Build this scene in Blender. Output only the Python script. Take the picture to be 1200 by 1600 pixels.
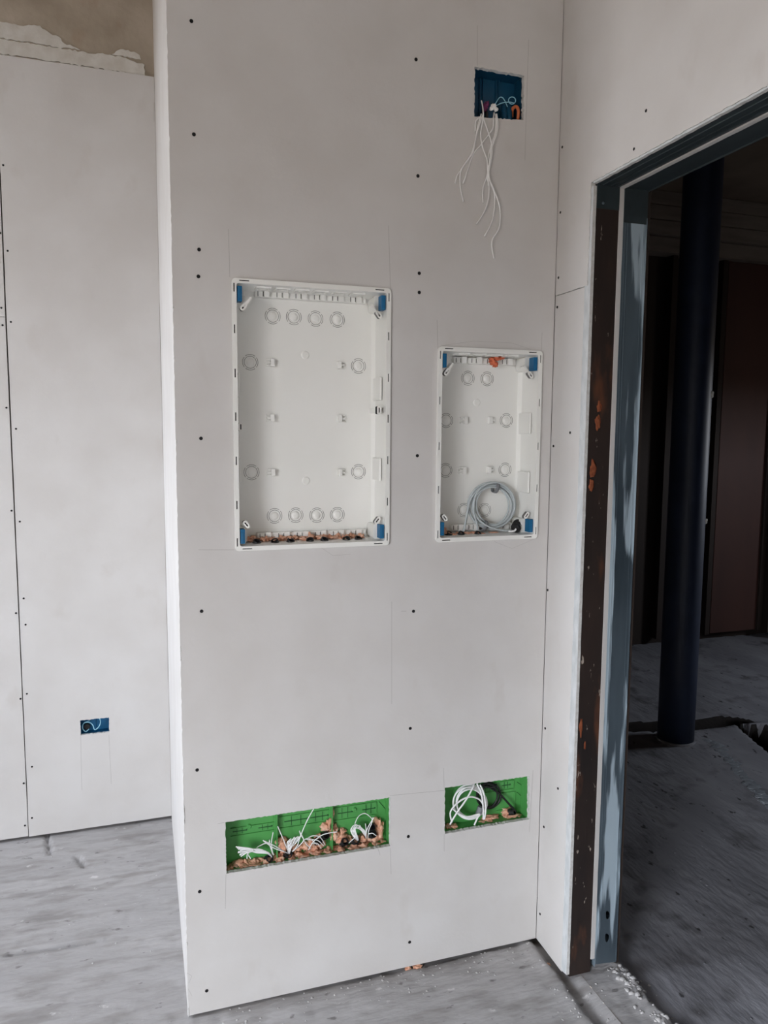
import bpy, bmesh, math, random
from mathutils import Vector, Matrix, noise
from mathutils.geometry import tessellate_polygon
random.seed(7)
for o in list(bpy.data.objects): bpy.data.objects.remove(o)
sc = bpy.context.scene
COL = sc.collection

# ------------------------------------------------------------------ camera
F = 1174.7
CAM = Vector((-0.0813, -1.8607, 1.5))
YAW, PIT, ROL = 0.3135926, 0.1043243, 0.0071061
fw = Vector((math.sin(YAW)*math.cos(PIT), math.cos(YAW)*math.cos(PIT), -math.sin(PIT)))
rt0 = Vector((math.cos(YAW), -math.sin(YAW), 0)); up0 = rt0.cross(fw)
rt = rt0*math.cos(ROL)+up0*math.sin(ROL); up = -rt0*math.sin(ROL)+up0*math.cos(ROL)
cd = bpy.data.cameras.new('camera'); cam = bpy.data.objects.new('camera', cd); COL.objects.link(cam)
cd.sensor_fit = 'VERTICAL'; cd.sensor_height = 36; cd.lens = F/1600*36; cd.clip_start = .02
M3 = Matrix((rt, up, -fw)).transposed().to_4x4(); M3.translation = CAM
cam.matrix_world = M3
sc.camera = cam

# ------------------------------------------------------------------ sky, daylight, exposure
sc.view_settings.view_transform = 'Standard'; sc.view_settings.look = 'None'
sc.view_settings.gamma = 1; sc.view_settings.use_curve_mapping = False
sc.view_settings.exposure = 0.93
w = bpy.data.worlds.new('sky'); sc.world = w; w.use_nodes = True
nt = w.node_tree; nt.nodes.clear()
wo = nt.nodes.new('ShaderNodeOutputWorld'); bg = nt.nodes.new('ShaderNodeBackground')
tc = nt.nodes.new('ShaderNodeTexCoord'); sp = nt.nodes.new('ShaderNodeSeparateXYZ'); cr = nt.nodes.new('ShaderNodeValToRGB')
nt.links.new(tc.outputs['Generated'], sp.inputs[0])
mp = nt.nodes.new('ShaderNodeMapRange'); mp.inputs['From Min'].default_value = -1; mp.inputs['From Max'].default_value = 1
nt.links.new(sp.outputs['Z'], mp.inputs['Value']); nt.links.new(mp.outputs['Result'], cr.inputs[0])
e = cr.color_ramp.elements
e[0].position = 0.0; e[0].color = (.13, .11, .09, 1)
e[1].position = 0.49; e[1].color = (.15, .13, .11, 1)
a = e.new(0.51); a.color = (.89, .93, 1, 1)
a = e.new(1.0); a.color = (.78, .86, 1, 1)
nt.links.new(cr.outputs['Color'], bg.inputs['Color']); bg.inputs['Strength'].default_value = 12.6
nt.links.new(bg.outputs[0], wo.inputs[0])

# room envelope (metres)
W = 1.0105; D = 1.0615; A = 0.1632; H = 2.124; ZC = 2.748; CE = 3.15
XL, YB = -2.65, -4.3
WIN_B = (-4.25, -2.4, 0.04, 2.12)      # tall opening at the back of the left wall: y0,y1,z0,z1
WIN_L = (0.08, 0.70, 1.15, 2.95)     # opening in the far left wall: y0,y1,z0,z1
def portal(name, loc, rot, sx, sy):
    l = bpy.data.lights.new(name, 'AREA'); l.shape = 'RECTANGLE'; l.size = sx; l.size_y = sy
    l.cycles.is_portal = True
    o = bpy.data.objects.new(name, l); o.location = loc; o.rotation_euler = rot; COL.objects.link(o)
portal('window_portal', (XL-.02, (WIN_B[0]+WIN_B[1])/2, (WIN_B[2]+WIN_B[3])/2), (math.pi/2, 0, -math.pi/2), WIN_B[1]-WIN_B[0], WIN_B[3]-WIN_B[2])
portal('window_portal', (XL-.02, (WIN_L[0]+WIN_L[1])/2, (WIN_L[2]+WIN_L[3])/2), (math.pi/2, 0, -math.pi/2), WIN_L[1]-WIN_L[0], WIN_L[3]-WIN_L[2])

WIN_F = (0.4, 1.1, 1.3, 1.9)        # small opening in the right wall of the dark room: y0,y1,z0,z1
portal('window_portal', (5.62, (WIN_F[0]+WIN_F[1])/2, (WIN_F[2]+WIN_F[3])/2), (math.pi/2, 0, math.pi/2), WIN_F[1]-WIN_F[0], WIN_F[3]-WIN_F[2])

# ------------------------------------------------------------------ helpers
def ray(px, py): return fw+rt*((px-600)/F)-up*((py-800)/F)
def at(px, py, ax, v):
    d = ray(px, py); return CAM+d*((v-CAM[ax])/d[ax])
def Wp(px, py, d=0.0): return at(px, py, 1, d)       # point on a plane parallel to the centre wall
def Rp(px, py, x=W): return at(px, py, 0, x)          # point on the right wall
def Fp(px, py, z=0.0): return at(px, py, 2, z)        # point on the floor

def link(name, me, parent=None, mats=()):
    o = bpy.data.objects.new(name, me); COL.objects.link(o)
    for m in mats: me.materials.append(m)
    if parent: o.parent = parent
    return o
def obj(name, bm, mats, parent=None, smooth=False, bevel=0, kind=None):
    me = bpy.data.meshes.new(name)
    bmesh.ops.recalc_face_normals(bm, faces=bm.faces)
    bm.to_mesh(me); bm.free()
    if not isinstance(mats, (list, tuple)): mats = [mats]
    o = link(name, me, parent, mats)
    if smooth:
        for p in me.polygons: p.use_smooth = True
    if bevel:
        b = o.modifiers.new('bevel', 'BEVEL'); b.width = bevel; b.segments = 2; b.limit_method = 'ANGLE'
    if kind: o['kind'] = kind
    return o
def thing(name, label, cat, loc=(0,0,0), group=None):
    o = bpy.data.objects.new(name, None); COL.objects.link(o); o.location = loc; o.empty_display_size = .05
    return tag(o, label, cat, group)
def tag(o, label, cat, group=None):
    o['label'] = label; o['category'] = cat
    if group: o['group'] = group
    return o
def recentre(root):
    """children meshes were built in world space: shift them to the root's frame"""
    bpy.context.view_layer.update()
    def shift(o, off):
        for c in o.children:
            if c.type == 'MESH' and 'shifted' not in shifted.setdefault(c.name, []):
                if c.data.name not in moved: c.data.transform(Matrix.Translation(-off)); moved.add(c.data.name)
                shifted[c.name].append('shifted')
            shift(c, off)
    shift(root, root.location.copy())
shifted = {}; moved = set()

def box(bm, x0, x1, y0, y1, z0, z1, mi=0):
    v = [bm.verts.new((x, y, z)) for x in (x0, x1) for y in (y0, y1) for z in (z0, z1)]
    fs = [(0,1,3,2),(4,6,7,5),(0,4,5,1),(2,3,7,6),(0,2,6,4),(1,5,7,3)]
    for f in fs:
        fc = bm.faces.new([v[i] for i in f]); fc.material_index = mi
def tube(bm, pts, r, n=8, mi=0, sub=6, closed=False):
    pts = [Vector(p) for p in pts]
    P = []
    m = len(pts)
    if m == 2: P = [pts[0], (pts[0]+pts[1])/2, pts[1]]
    else:
        for i in range(m if closed else m-1):
            if closed: a0, a1, a2, a3 = pts[(i-1)%m], pts[i], pts[(i+1)%m], pts[(i+2)%m]
            else: a0, a1, a2, a3 = pts[max(i-1,0)], pts[i], pts[i+1], pts[min(i+2,m-1)]
            for k in range(sub):
                t = k/sub
                P.append(0.5*((2*a1)+(a2-a0)*t+(2*a0-5*a1+4*a2-a3)*t*t+(-a0+3*a1-3*a2+a3)*t**3))
        if not closed: P.append(pts[-1])
    N = len(P); rings = []; ref = None
    for i, p in enumerate(P):
        t = (P[(i+1)%N]-P[(i-1)%N]) if closed else (P[min(i+1,N-1)]-P[max(i-1,0)])
        t = t.normalized() if t.length > 1e-9 else Vector((0,0,1))
        if ref is None: ref = t.orthogonal().normalized()
        ref = (ref-t*ref.dot(t)); ref = ref.normalized() if ref.length > 1e-6 else t.orthogonal().normalized()
        b = t.cross(ref)
        rr = r(i/(N-1)) if callable(r) else r
        rings.append([bm.verts.new(p+(ref*math.cos(2*math.pi*k/n)+b*math.sin(2*math.pi*k/n))*rr) for k in range(n)])
    for i in range(N if closed else N-1):
        A_, B_ = rings[i], rings[(i+1)%N]
        for k in range(n):
            f = bm.faces.new((A_[k], A_[(k+1)%n], B_[(k+1)%n], B_[k])); f.material_index = mi; f.smooth = True
    if not closed:
        for rg in (rings[0], rings[-1][::-1]):
            f = bm.faces.new(rg[::-1]); f.material_index = mi
def plate(bm, outer, holes, conv, t0, t1, mi_face=0, mi_edge=1):
    """flat board: 2-D outlines in (u,v); conv(u,v,t) -> 3-D; t0 front, t1 back"""
    loops = [outer]+holes
    tri = tessellate_polygon([[Vector((u, v, 0)) for u, v in lp] for lp in loops])
    flat = [p for lp in loops for p in lp]
    fr = [bm.verts.new(conv(u, v, t0)) for u, v in flat]; bk = [bm.verts.new(conv(u, v, t1)) for u, v in flat]
    for a, b, c in tri:
        for vs in (fr, bk):
            try: f = bm.faces.new((vs[a], vs[b], vs[c])); f.material_index = mi_face
            except ValueError: pass
    k = 0
    for lp in loops:
        n = len(lp)
        for i in range(n):
            a, b = k+i, k+(i+1)%n
            f = bm.faces.new((fr[a], fr[b], bk[b], bk[a])); f.material_index = mi_edge
        k += n
def rag(pts, step=.006, amp=.0008):
    """ragged version of a closed outline"""
    out = []
    for i, p in enumerate(pts):
        q = pts[(i+1) % len(pts)]; L = math.dist(p, q); n = max(1, int(L/step))
        nx, ny = -(q[1]-p[1])/L, (q[0]-p[0])/L
        for k in range(n):
            t = k/n; j = 0 if k == 0 else random.uniform(-amp, amp)
            out.append((p[0]+(q[0]-p[0])*t+nx*j, p[1]+(q[1]-p[1])*t+ny*j))
    return out
def rrect(x0, x1, z0, z1, r, n=6):
    out = []
    for cx, cz, a0 in ((x1-r, z1-r, 0), (x0+r, z1-r, 90), (x0+r, z0+r, 180), (x1-r, z0+r, 270)):
        for k in range(n+1):
            a = math.radians(a0+90*k/n); out.append((cx+r*math.cos(a), cz+r*math.sin(a)))
    return out
def blob(bm, c, s, seed, amp=.35, sub=3, mi=0):
    r = bmesh.ops.create_icosphere(bm, subdivisions=sub, radius=1)
    for v in r['verts']:
        n = noise.noise(v.co*1.6+Vector((seed*7.1, seed, 0)))+.5*noise.noise(v.co*4.1+Vector((seed*3.1, 0, seed)))
        v.co = Vector((v.co.x*s[0], v.co.y*s[1], v.co.z*s[2]))*(1+amp*n*1.4)+Vector(c)
        for f in v.link_faces: f.smooth = True; f.material_index = mi

# ------------------------------------------------------------------ materials
def lin(c): return tuple(((x/255)/12.92 if x/255 <= .04045 else ((x/255+.055)/1.055)**2.4) for x in c)+(1,)
def mat(name, c, rough=.7, metal=0, c2=None, scale=8, mix=(.35, .7), bump=0, bscale=60, stretch=(1,1,1), spec=.5, detail=4, bdist=.003):
    m = bpy.data.materials.new(name); m.use_nodes = True; t = m.node_tree; b = t.nodes['Principled BSDF']
    b.inputs['Base Color'].default_value = lin(c); b.inputs['Roughness'].default_value = rough
    b.inputs['Metallic'].default_value = metal; b.inputs['Specular IOR Level'].default_value = spec
    co = t.nodes.new('ShaderNodeTexCoord'); mpn = t.nodes.new('ShaderNodeMapping'); mpn.inputs['Scale'].default_value = stretch
    t.links.new(co.outputs['Object'], mpn.inputs[0])
    if c2:
        n = t.nodes.new('ShaderNodeTexNoise'); n.inputs['Scale'].default_value = scale; n.inputs['Detail'].default_value = detail
        r = t.nodes.new('ShaderNodeValToRGB'); r.color_ramp.elements[0].position = mix[0]; r.color_ramp.elements[1].position = mix[1]
        r.color_ramp.elements[0].color = lin(c); r.color_ramp.elements[1].color = lin(c2)
        t.links.new(mpn.outputs[0], n.inputs[0]); t.links.new(n.outputs[0], r.inputs[0]); t.links.new(r.outputs[0], b.inputs['Base Color'])
    if bump:
        n = t.nodes.new('ShaderNodeTexNoise'); n.inputs['Scale'].default_value = bscale; n.inputs['Detail'].default_value = 5
        bp = t.nodes.new('ShaderNodeBump'); bp.inputs['Strength'].default_value = bump; bp.inputs['Distance'].default_value = bdist
        t.links.new(mpn.outputs[0], n.inputs[0]); t.links.new(n.outputs[0], bp.inputs['Height']); t.links.new(bp.outputs[0], b.inputs['Normal'])
    return m
def second_layer(m, c, scale, lo, hi, stretch=(1,1,1), seed=0, rough=None):
    """a second noise patch colour over the base colour (dirt, smears, rust)"""
    t = m.node_tree; b = t.nodes['Principled BSDF']
    co = t.nodes.new('ShaderNodeTexCoord'); mpn = t.nodes.new('ShaderNodeMapping'); mpn.inputs['Scale'].default_value = stretch
    mpn.inputs['Location'].default_value = (seed, seed*.7, seed*.3)
    n = t.nodes.new('ShaderNodeTexNoise'); n.inputs['Scale'].default_value = scale; n.inputs['Detail'].default_value = 5
    r = t.nodes.new('ShaderNodeValToRGB'); r.color_ramp.elements[0].position = lo; r.color_ramp.elements[1].position = hi
    mx = t.nodes.new('ShaderNodeMix'); mx.data_type = 'RGBA'
    t.links.new(co.outputs['Object'], mpn.inputs[0]); t.links.new(mpn.outputs[0], n.inputs[0]); t.links.new(n.outputs[0], r.inputs[0])
    t.links.new(r.outputs[0], mx.inputs['Factor'])
    bc = b.inputs['Base Color']
    if bc.is_linked: t.links.new(bc.links[0].from_socket, mx.inputs['A'])
    else: mx.inputs['A'].default_value = bc.default_value
    mx.inputs['B'].default_value = lin(c); t.links.new(mx.outputs['Result'], bc)
    if rough is not None:
        mr = t.nodes.new('ShaderNodeMapRange'); mr.inputs['To Min'].default_value = b.inputs['Roughness'].default_value; mr.inputs['To Max'].default_value = rough
        t.links.new(r.outputs[0], mr.inputs['Value']); t.links.new(mr.outputs[0], b.inputs['Roughness'])
        mm = t.nodes.new('ShaderNodeMapRange'); mm.inputs['To Min'].default_value = b.inputs['Metallic'].default_value; mm.inputs['To Max'].default_value = 0
        t.links.new(r.outputs[0], mm.inputs['Value']); t.links.new(mm.outputs[0], b.inputs['Metallic'])
    return m
PAPER = mat('plasterboard_paper', (205,202,199), .85, c2=(212,210,208), scale=5, bump=.12, bscale=90)
second_layer(PAPER, (202,198,194), 11, .62, .80, (1, 1, .6), 3)
GYPS = mat('gypsum_core', (226,226,224), .95, c2=(205,204,200), scale=90, bump=.6, bscale=220)
TAPER = mat('grey_paper_edge', (186,190,191), .9, c2=(205,207,208), scale=60, bump=.8, bscale=120, stretch=(1,1,.4))
PENCIL = mat('pencil_line', (166,163,160), .7)
SCREW = mat('black_screw', (26,26,28), .45, .6)
FLOORM = mat('dusty_concrete', (165,163,163), .95, c2=(182,180,180), scale=3.5, bump=.9, bscale=26, bdist=.006, stretch=(.45, 1.5, 1))
second_layer(FLOORM, (150,147,145), 16, .48, .70, (.5, 1.6, 1), 12)
second_layer(FLOORM, (143,140,139), 9, .60, .78, (.5, 1.8, 1), 5)
second_layer(FLOORM, (126,123,122), 34, .66, .72, (.6, 1.3, 1), 8)
second_layer(FLOORM, (205,203,202), 30, .69, .75, (.7, 1.2, 1), 15)
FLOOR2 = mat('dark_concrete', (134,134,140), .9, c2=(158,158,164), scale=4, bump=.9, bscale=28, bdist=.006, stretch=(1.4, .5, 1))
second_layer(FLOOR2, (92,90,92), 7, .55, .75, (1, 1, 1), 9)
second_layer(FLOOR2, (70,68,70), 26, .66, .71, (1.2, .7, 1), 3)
CONC = mat('raw_concrete', (184,173,158), .95, c2=(156,144,128), scale=7, bump=.5, bscale=50, mix=(.3, .7))
second_layer(CONC, (165,132,104), 5, .60, .78, (1, 1, .6), 2)
PLASTER = mat('white_filler', (214,212,206), .95, c2=(200,196,188), scale=25, bump=.5, bscale=60)
WHITE = mat('white_plastic', (240,240,236), .42, c2=(236,236,231), scale=4)
SLOT = mat('slot_shade', (30,29,28), .9)  # near-black colour painted in for the shade inside slots
GROOVE = mat('groove_shade', (118,117,114), .6)  # grey painted in for the shade of ring grooves; also on tab sides
BLUE = mat('blue_plastic', (8,100,146), .45)
TEAL = mat('teal_blue_plastic', (6,68,98), .5, c2=(8,76,108), scale=20)
GREEN = mat('green_plastic', (84,160,84), .42, c2=(76,150,78), scale=12)
GREEND = mat('green_recess_shade', (34,88,44), .6)  # darker copy of the green, painted in as groove shade
FOAM = mat('salmon_foam', (228,178,150), .9, c2=(206,144,114), scale=40, bump=.8, bscale=130, mix=(.4, .7))
second_layer(FOAM, (236,208,188), 60, .54, .72, (1,1,1), 4)
BLACK = mat('black_conduit', (20,20,22), .5)
WIREW = mat('white_wire', (244,244,244), .45)
WIREG = mat('grey_cable', (188,196,198), .5)
WIREB = mat('pale_blue_wire', (150,205,225), .45)
TIE = mat('grey_tie', (120,122,126), .55)
PINK = mat('purple_connector', (120,50,96), .5)
ORANGE = mat('orange_conduit', (214,120,78), .55)
RUST = mat('rusty_steel', (36,30,29), .6, .1, c2=(60,46,40), scale=9, mix=(.35, .75), bump=.3, bscale=50, stretch=(1, 1, .25))
second_layer(RUST, (96,60,42), 11, .58, .70, (1.6, 1, .4), 1.3, rough=.85)
second_layer(RUST, (176,164,152), 60, .66, .70, (1, 1, .35), 4.2, rough=.9)
ZINC = mat('galvanized_steel', (66,78,87), .42, .35, c2=(118,134,145), scale=6, mix=(.35, .7), bump=.1, bscale=90, stretch=(1, 1, .2))
second_layer(ZINC, (166,183,194), 9, .53, .58, (2.2, 1, .2), 3.1, rough=.85)
ZINCD = mat('dull_galvanized_track', (70,80,84), .45, .4, c2=(56,66,70), scale=14, stretch=(1, .2, 1))
NAVY = mat('dark_blue_paint', (40,51,76), .5, c2=(33,43,66), scale=6)
second_layer(NAVY, (120,122,126), 9, .70, .74, (1, 1, .4), 2.5)
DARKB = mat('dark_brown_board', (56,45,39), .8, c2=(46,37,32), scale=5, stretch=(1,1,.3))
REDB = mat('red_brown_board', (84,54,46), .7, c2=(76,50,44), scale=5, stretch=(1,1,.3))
PLANK = mat('board_marked_concrete', (140,132,124), .9, c2=(120,112,105), scale=6, stretch=(.4,1,3))
ROOM = mat('room_plaster', (190,182,172), .9)
CEIL = mat('concrete_ceiling', (134,122,108), .95, c2=(116,104,92), scale=3)

# ------------------------------------------------------------------ floors
def seglist(a, b, n): return [a+(b-a)*i/n for i in range(n)]
def dist_poly(p, poly):
    best = 9; 
    for a, b in zip(poly, poly[1:]):
        ab = (b[0]-a[0], b[1]-a[1]); L = ab[0]**2+ab[1]**2
        t = max(0, min(1, ((p[0]-a[0])*ab[0]+(p[1]-a[1])*ab[1])/L))
        dx, dy = p[0]-a[0]-ab[0]*t, p[1]-a[1]-ab[1]*t
        d = math.hypot(dx, dy)
        s = ab[0]*(p[1]-a[1])-ab[1]*(p[0]-a[0])
        if d < abs(best): best = d if s > 0 else -d
    return best
def grid_floor(xs, ys, hf):
    bm = bmesh.new(); V = {}
    for i, x in enumerate(xs):
        for j, y in enumerate(ys): V[i, j] = bm.verts.new((x, y, hf(x, y)))
    for i in range(len(xs)-1):
        for j in range(len(ys)-1):
            f = bm.faces.new((V[i,j], V[i+1,j], V[i+1,j+1], V[i,j+1])); f.smooth = True
    return bm
FZ = -0.009
def sm(a, b, x):
    t = max(0, min(1, (x-a)/(b-a))); return t*t*(3-2*t)
CRACKS = [[Fp(10,1487), Fp(60,1480), Fp(150,1466)], [Fp(72,1296), Fp(78,1330)], [Fp(120,1335), Fp(132,1350)]]
PITS = [(Fp(random.uniform(0,290), random.uniform(1320,1590)), random.uniform(.004,.016)) for _ in range(70)]
PITS += [(Fp(random.uniform(300,1000), random.uniform(1540,1600)), random.uniform(.003,.010)) for _ in range(30)]
def h_main(x, y):
    p = Vector((x, y, 0))
    h = FZ + .0035*noise.noise(p*2.2) + .0022*noise.noise(Vector((x*9, y*16, 1))) + .0010*noise.noise(Vector((x*14, y*70, 3)))
    n = noise.noise(Vector((x*30, y*42, 5)))
    h -= .003*max(0, n-.35)*2
    for c in CRACKS:
        if abs(x-c[0].x) < .6 and abs(y-c[0].y) < .6:
            d = abs(dist_poly((x, y), [(q.x, q.y) for q in c])); h -= .018*max(0, 1-d/.010)
    for c, r in PITS:
        dx, dy = x-c.x, (y-c.y)*1.8
        if abs(dx) < r and abs(dy) < r:
            d = math.hypot(dx, dy)
            if d < r: h -= .28*r*(1-(d/r)**2)*(1+noise.noise(p*90))
    # crumbly build-up along the foot of the centre wall
    if 0 < x < W+.02 and -.09 < y < .03:
        e = .5+.5*noise.noise(Vector((x*24, y*24, 8)))
        h += .006*e*sm(-.09, -.03, y)-.005*sm(-.012, .006, y)*sm(.1, .5, x)
    # screed ridge and trench beside the threshold
    xe = W-.018+.006*noise.noise(Vector((y*9, 0, 0)))+.004*noise.noise(Vector((y*40, 0, 4)))
    h += .004*sm(xe-.05, xe-.006, x)*(1-sm(xe, xe+.004, x)) - .013*sm(xe, xe+.012, x)
    if x > W-.01: 
        th = W+.018+.010*noise.noise(Vector((y*14, 2, 0)))
        h += .013*sm(th, th+.02, x)
    return h
xs = [XL-.1, -2.5, -2, -1.6]+seglist(-1.3, 1.04, 260)+[1.04, 1.0601]
ys = [YB-.1, -3.5, -2.6, -2, -1.6]+seglist(-1.3, 1.06, 260)+[1.06, 1.2]
fl = obj('floor', grid_floor(xs, ys, h_main), FLOORM, kind='structure')
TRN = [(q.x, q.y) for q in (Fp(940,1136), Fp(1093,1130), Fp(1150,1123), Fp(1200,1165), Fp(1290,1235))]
def h_other(x, y):
    p = Vector((x, y, 0))
    edge = 1.185+.022*noise.noise(Vector((y*11, 0, 2)))+.012*noise.noise(Vector((y*45, 0, 6)))
    thr = FZ+.0025*noise.noise(Vector((x*9, y*12, 1)))+.002*noise.noise(Vector((x*40, y*40, 3)))
    thr += .009*sm(edge-.05, edge-.01, x)*(.6+noise.noise(Vector((x*45, y*45, 0))))
    oth = FZ-.022+.006*noise.noise(p*2)+.004*noise.noise(Vector((x*8, y*3+x*4, 2)))+.0018*noise.noise(p*30)
    oth -= .006*max(0, noise.noise(Vector((x*13, y*9, 9)))-.35)*3
    if x < 1.6: oth += .010*max(0, noise.noise(p*36))*(1-sm(1.2, 1.45, x))*(1-sm(-.35, -.15, -abs(y+.35)))
    t = sm(edge, edge+.012, x); h = thr*(1-t)+oth*t
    if x > 2.2 and y > -.5:
        d = dist_poly((x, y), TRN)
        h -= .07*sm(0, .015, d)*(1-sm(.10, .16, d))+.02*sm(0, .02, d)
    return h
xs = [1.0601]+seglist(1.0665, 1.32, 50)+seglist(1.32, 3.4, 120)+seglist(3.4, 5.6, 50)+[5.6]
ys = [-2.8, -2.0]+seglist(-1.4, 0, 160)+seglist(0, 3.2, 150)+[3.2]
fo = obj('floor', grid_floor(xs, ys, h_other), [FLOORM, FLOOR2, mat('painted_trench_shade', (34,29,27), .95, c2=(48,41,38), scale=20, bump=.6, bscale=60)], kind='structure')  # dark third material paints the band of shade along the trench
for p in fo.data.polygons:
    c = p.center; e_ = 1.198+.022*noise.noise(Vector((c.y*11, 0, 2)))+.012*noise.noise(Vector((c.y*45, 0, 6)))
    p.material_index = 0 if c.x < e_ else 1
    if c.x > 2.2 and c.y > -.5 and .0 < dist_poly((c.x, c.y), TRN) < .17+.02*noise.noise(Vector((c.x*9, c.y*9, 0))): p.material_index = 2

# ------------------------------------------------------------------ walls
def W2(px, py, d=0): q = Wp(px, py, d); return (q.x, q.z)
def R2(px, py, x=W): q = Rp(px, py, x); return (q.y, q.z)
def screw(parent, p, axis):
    """bugle-head drywall screw seated just proud of its torn paper dimple"""
    bm = bmesh.new(); n = 14; r = .0044
    prof = [(0, .0006), (r*.35, .0006), (r*.5, .0001), (r*.78, .0002), (r, .0007), (r, -.002)]
    rings = []
    for (rr, hh) in prof:
        if rr == 0: rings.append([bm.verts.new(frame(axis, 0, 0, hh-.0006))]); continue
        rings.append([bm.verts.new(frame(axis, rr*math.cos(2*math.pi*k/n), rr*math.sin(2*math.pi*k/n), hh)) for k in range(n)])
    for a_, b_ in zip(rings, rings[1:]):
        for k in range(n):
            if len(a_) == 1: bm.faces.new((a_[0], b_[k], b_[(k+1)%n]))
            else: bm.faces.new((a_[k], a_[(k+1)%n], b_[(k+1)%n], b_[k]))
    o = obj('drywall_screw', bm, SCREW, parent, smooth=False)
    o.location = p; return o
def frame(axis, u, v, t): return Vector((u, -t, v)) if axis == 'y' else Vector((-t, u, v))
def pencil(bm, p, q, conv, mi=2, w=.00045):
    a, b = Vector(p), Vector(q); d = (b-a).normalized(); n = Vector((-d.y, d.x))*w
    f = bm.faces.new([bm.verts.new(conv(c.x, c.y, -.0002)) for c in (a-n, b-n, b+n, a+n)]); f.material_index = mi
cy = lambda u, v, t: Vector((u, t, v))
cx = lambda u, v, t: Vector((W-t*-1, u, v))
R_ = dict(b1=(.1355,.5351,1.2083,1.8649), b2=(.6663,.9725,1.2100,1.7268), g1=(.1026,.5469,.3699,.5092), g2=(.7080,.9741,.3797,.5122), bl=(.7585,.8998,2.3162,2.4321))
def rc(k, m=0): x0,x1,z0,z1 = R_[k]; return [(x0+m, z0+m), (x1-m, z0+m), (x1-m, z1-m), (x0+m, z1-m)]
bm = bmesh.new()
outer = rag([(0, 0), (W-.002, 0)], 9, 0)[:2]
left = [(random.choice((0, 0, 0, .0012, .0005))*1.0, z) for z in [CE*(1-i/300) for i in range(1, 300)]]
outer = [(0, 0), (W-.0015, .0), (W-.0015, CE), (0, CE)]+left
bl = [W2(742,104), W2(819,118), W2(818,188), W2(741,182)][::-1]
g1 = [W2(352,1285), W2(610,1246), W2(610,1322), W2(354,1365)][::-1]
g2 = [W2(695,1231), W2(827,1213), W2(827,1280), W2(695,1303)][::-1]
plate(bm, outer, [rc('b1', .006), rc('b2', .006), rag(g1, .005, .0010), rag(g2, .005, .0012), rag(bl, .005, .0015)], cy, 0, .0125)
for a_, b_ in [((357,358),(359,433)), ((607,352),(610,452)), ((310,859),(366,859)), ((609,1243),(694,1235)), ((746,40),(746,103)), ((826,62),(820,250)),
               ((683,500),(684,545)), ((847,520),(846,548)), ((351,1285),(340,1287)), ((693,1200),(694,1231)), ((353,1366),(352,1420)), ((610,1325),(611,1366)),
               ((833,1203),(827,1300)), ((612,940),(612,1100)), ((627,955),(635,955)), ((743,190),(743,210)), ((588,1318),(594,1336)), ((694,1303),(694,1330))]:
    pencil(bm, W2(*a_), W2(*b_), cy)
# raised torn-paper rims round the cut-outs and faint filler scratches
for pts in [[(498,853),(520,868),(548,866)], [(772,846),(800,857),(835,842)], [(690,540),(740,533),(800,536),(830,546)], [(292,1520),(300,1525),(295,1536)], [(294,1545),(300,1556)]]:
    for a_, b_ in zip(pts, pts[1:]): pencil(bm, W2(*a_), W2(*b_), cy, w=.00025)
wc = obj('wall_center', bm, [PAPER, GYPS, PENCIL], kind='structure')
for px, py in [(299,33),(303,210),(311,390),(310,432),(314,685),(315,955),(308,1203),(312,1393),(323,1548),(650,93),(653,275),(655,427),(655,457),(652,712),(646,955),(641,1138),(638,1307),(640,1472)]:
    screw(wc, Wp(px, py), 'y')
# chips of white gypsum and torn paper along its left corner
bm = bmesh.new()
for px, py, s in [(282,690,5),(281,640,3),(283,1015,5),(285,1030,3),(288,1265,8),(289,1275,5),(290,1284,4),(290,1475,4),(291,1580,6),(294,1585,5),(272,480,2),(275,560,2)]:
    q = Wp(px, py); blob(bm, (0.001, 0.0, q.z), (.0018, .0018, .0016*s), px+py, .5, 2)
obj('torn_corner', bm, GYPS, wc)
bm = bmesh.new(); plate(bm, [(.0126, -.01), (D, -.01), (D, CE), (.0126, CE)], [], lambda u, v, t: Vector((t, u, v)), .0008, .0133)
obj('wall_side', bm, [PAPER, GYPS], kind='structure')

# left far wall (boards on the plane y = D)
bm = bmesh.new()
def L2(px, py): q = Wp(px, py, D); return (q.x, q.z)
j0, j1 = L2(-1, 240), L2(45, 1308)
ja = (j0[0]+(j1[0]-j0[0])*(ZC-j0[1])/(j1[1]-j0[1]), ZC); jx = j1[0]
zb = L2(270,1277)[1]
zbl = L2(0,1313)[1]
hb = [L2(125,1126), L2(170,1121), L2(171,1144), L2(126,1149)][::-1]
plate(bm, rag([(jx+.001, .002), (0.0, .004), (0.0, ZC), (ja[0]+.001, ZC)], .05, .0006), [rag(hb, .005, .001)], cy, D, D+.0125)
z2 = L2(5,495)[1]
plate(bm, [(XL, zbl), (jx-.002, zbl), (jx-.0025, z2-.001), (XL, z2-.001)], [], cy, D+.001, D+.0125)
plate(bm, [(XL, z2+.001), (jx-.0025, z2+.001), (ja[0]-.002, ZC), (XL, ZC)], [], cy, D+.001, D+.0125)
for a_, b_ in [((170,1148),(174,1225)), ((126,1150),(128,1235)), ((241,160),(241,190))]: pencil(bm, L2(*a_), L2(*b_), lambda u, v, t: Vector((u, D+t, v)))
wl = obj('wall_left', bm, [PAPER, GYPS, PENCIL], kind='structure')
for px, py in [(5,258),(12,392),(0,364),(17,503),(2,481),(4,508),(10,637),(25,670),(18,798),(31,815),(37,935),(25,958),(40,976),(42,1084),(32,1092),(50,1198),(37,1224),(50,1278),(39,1290)]:
    o = screw(wl, Wp(px, py, D), 'y'); o.scale = (.8, .8, .8)
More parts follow.
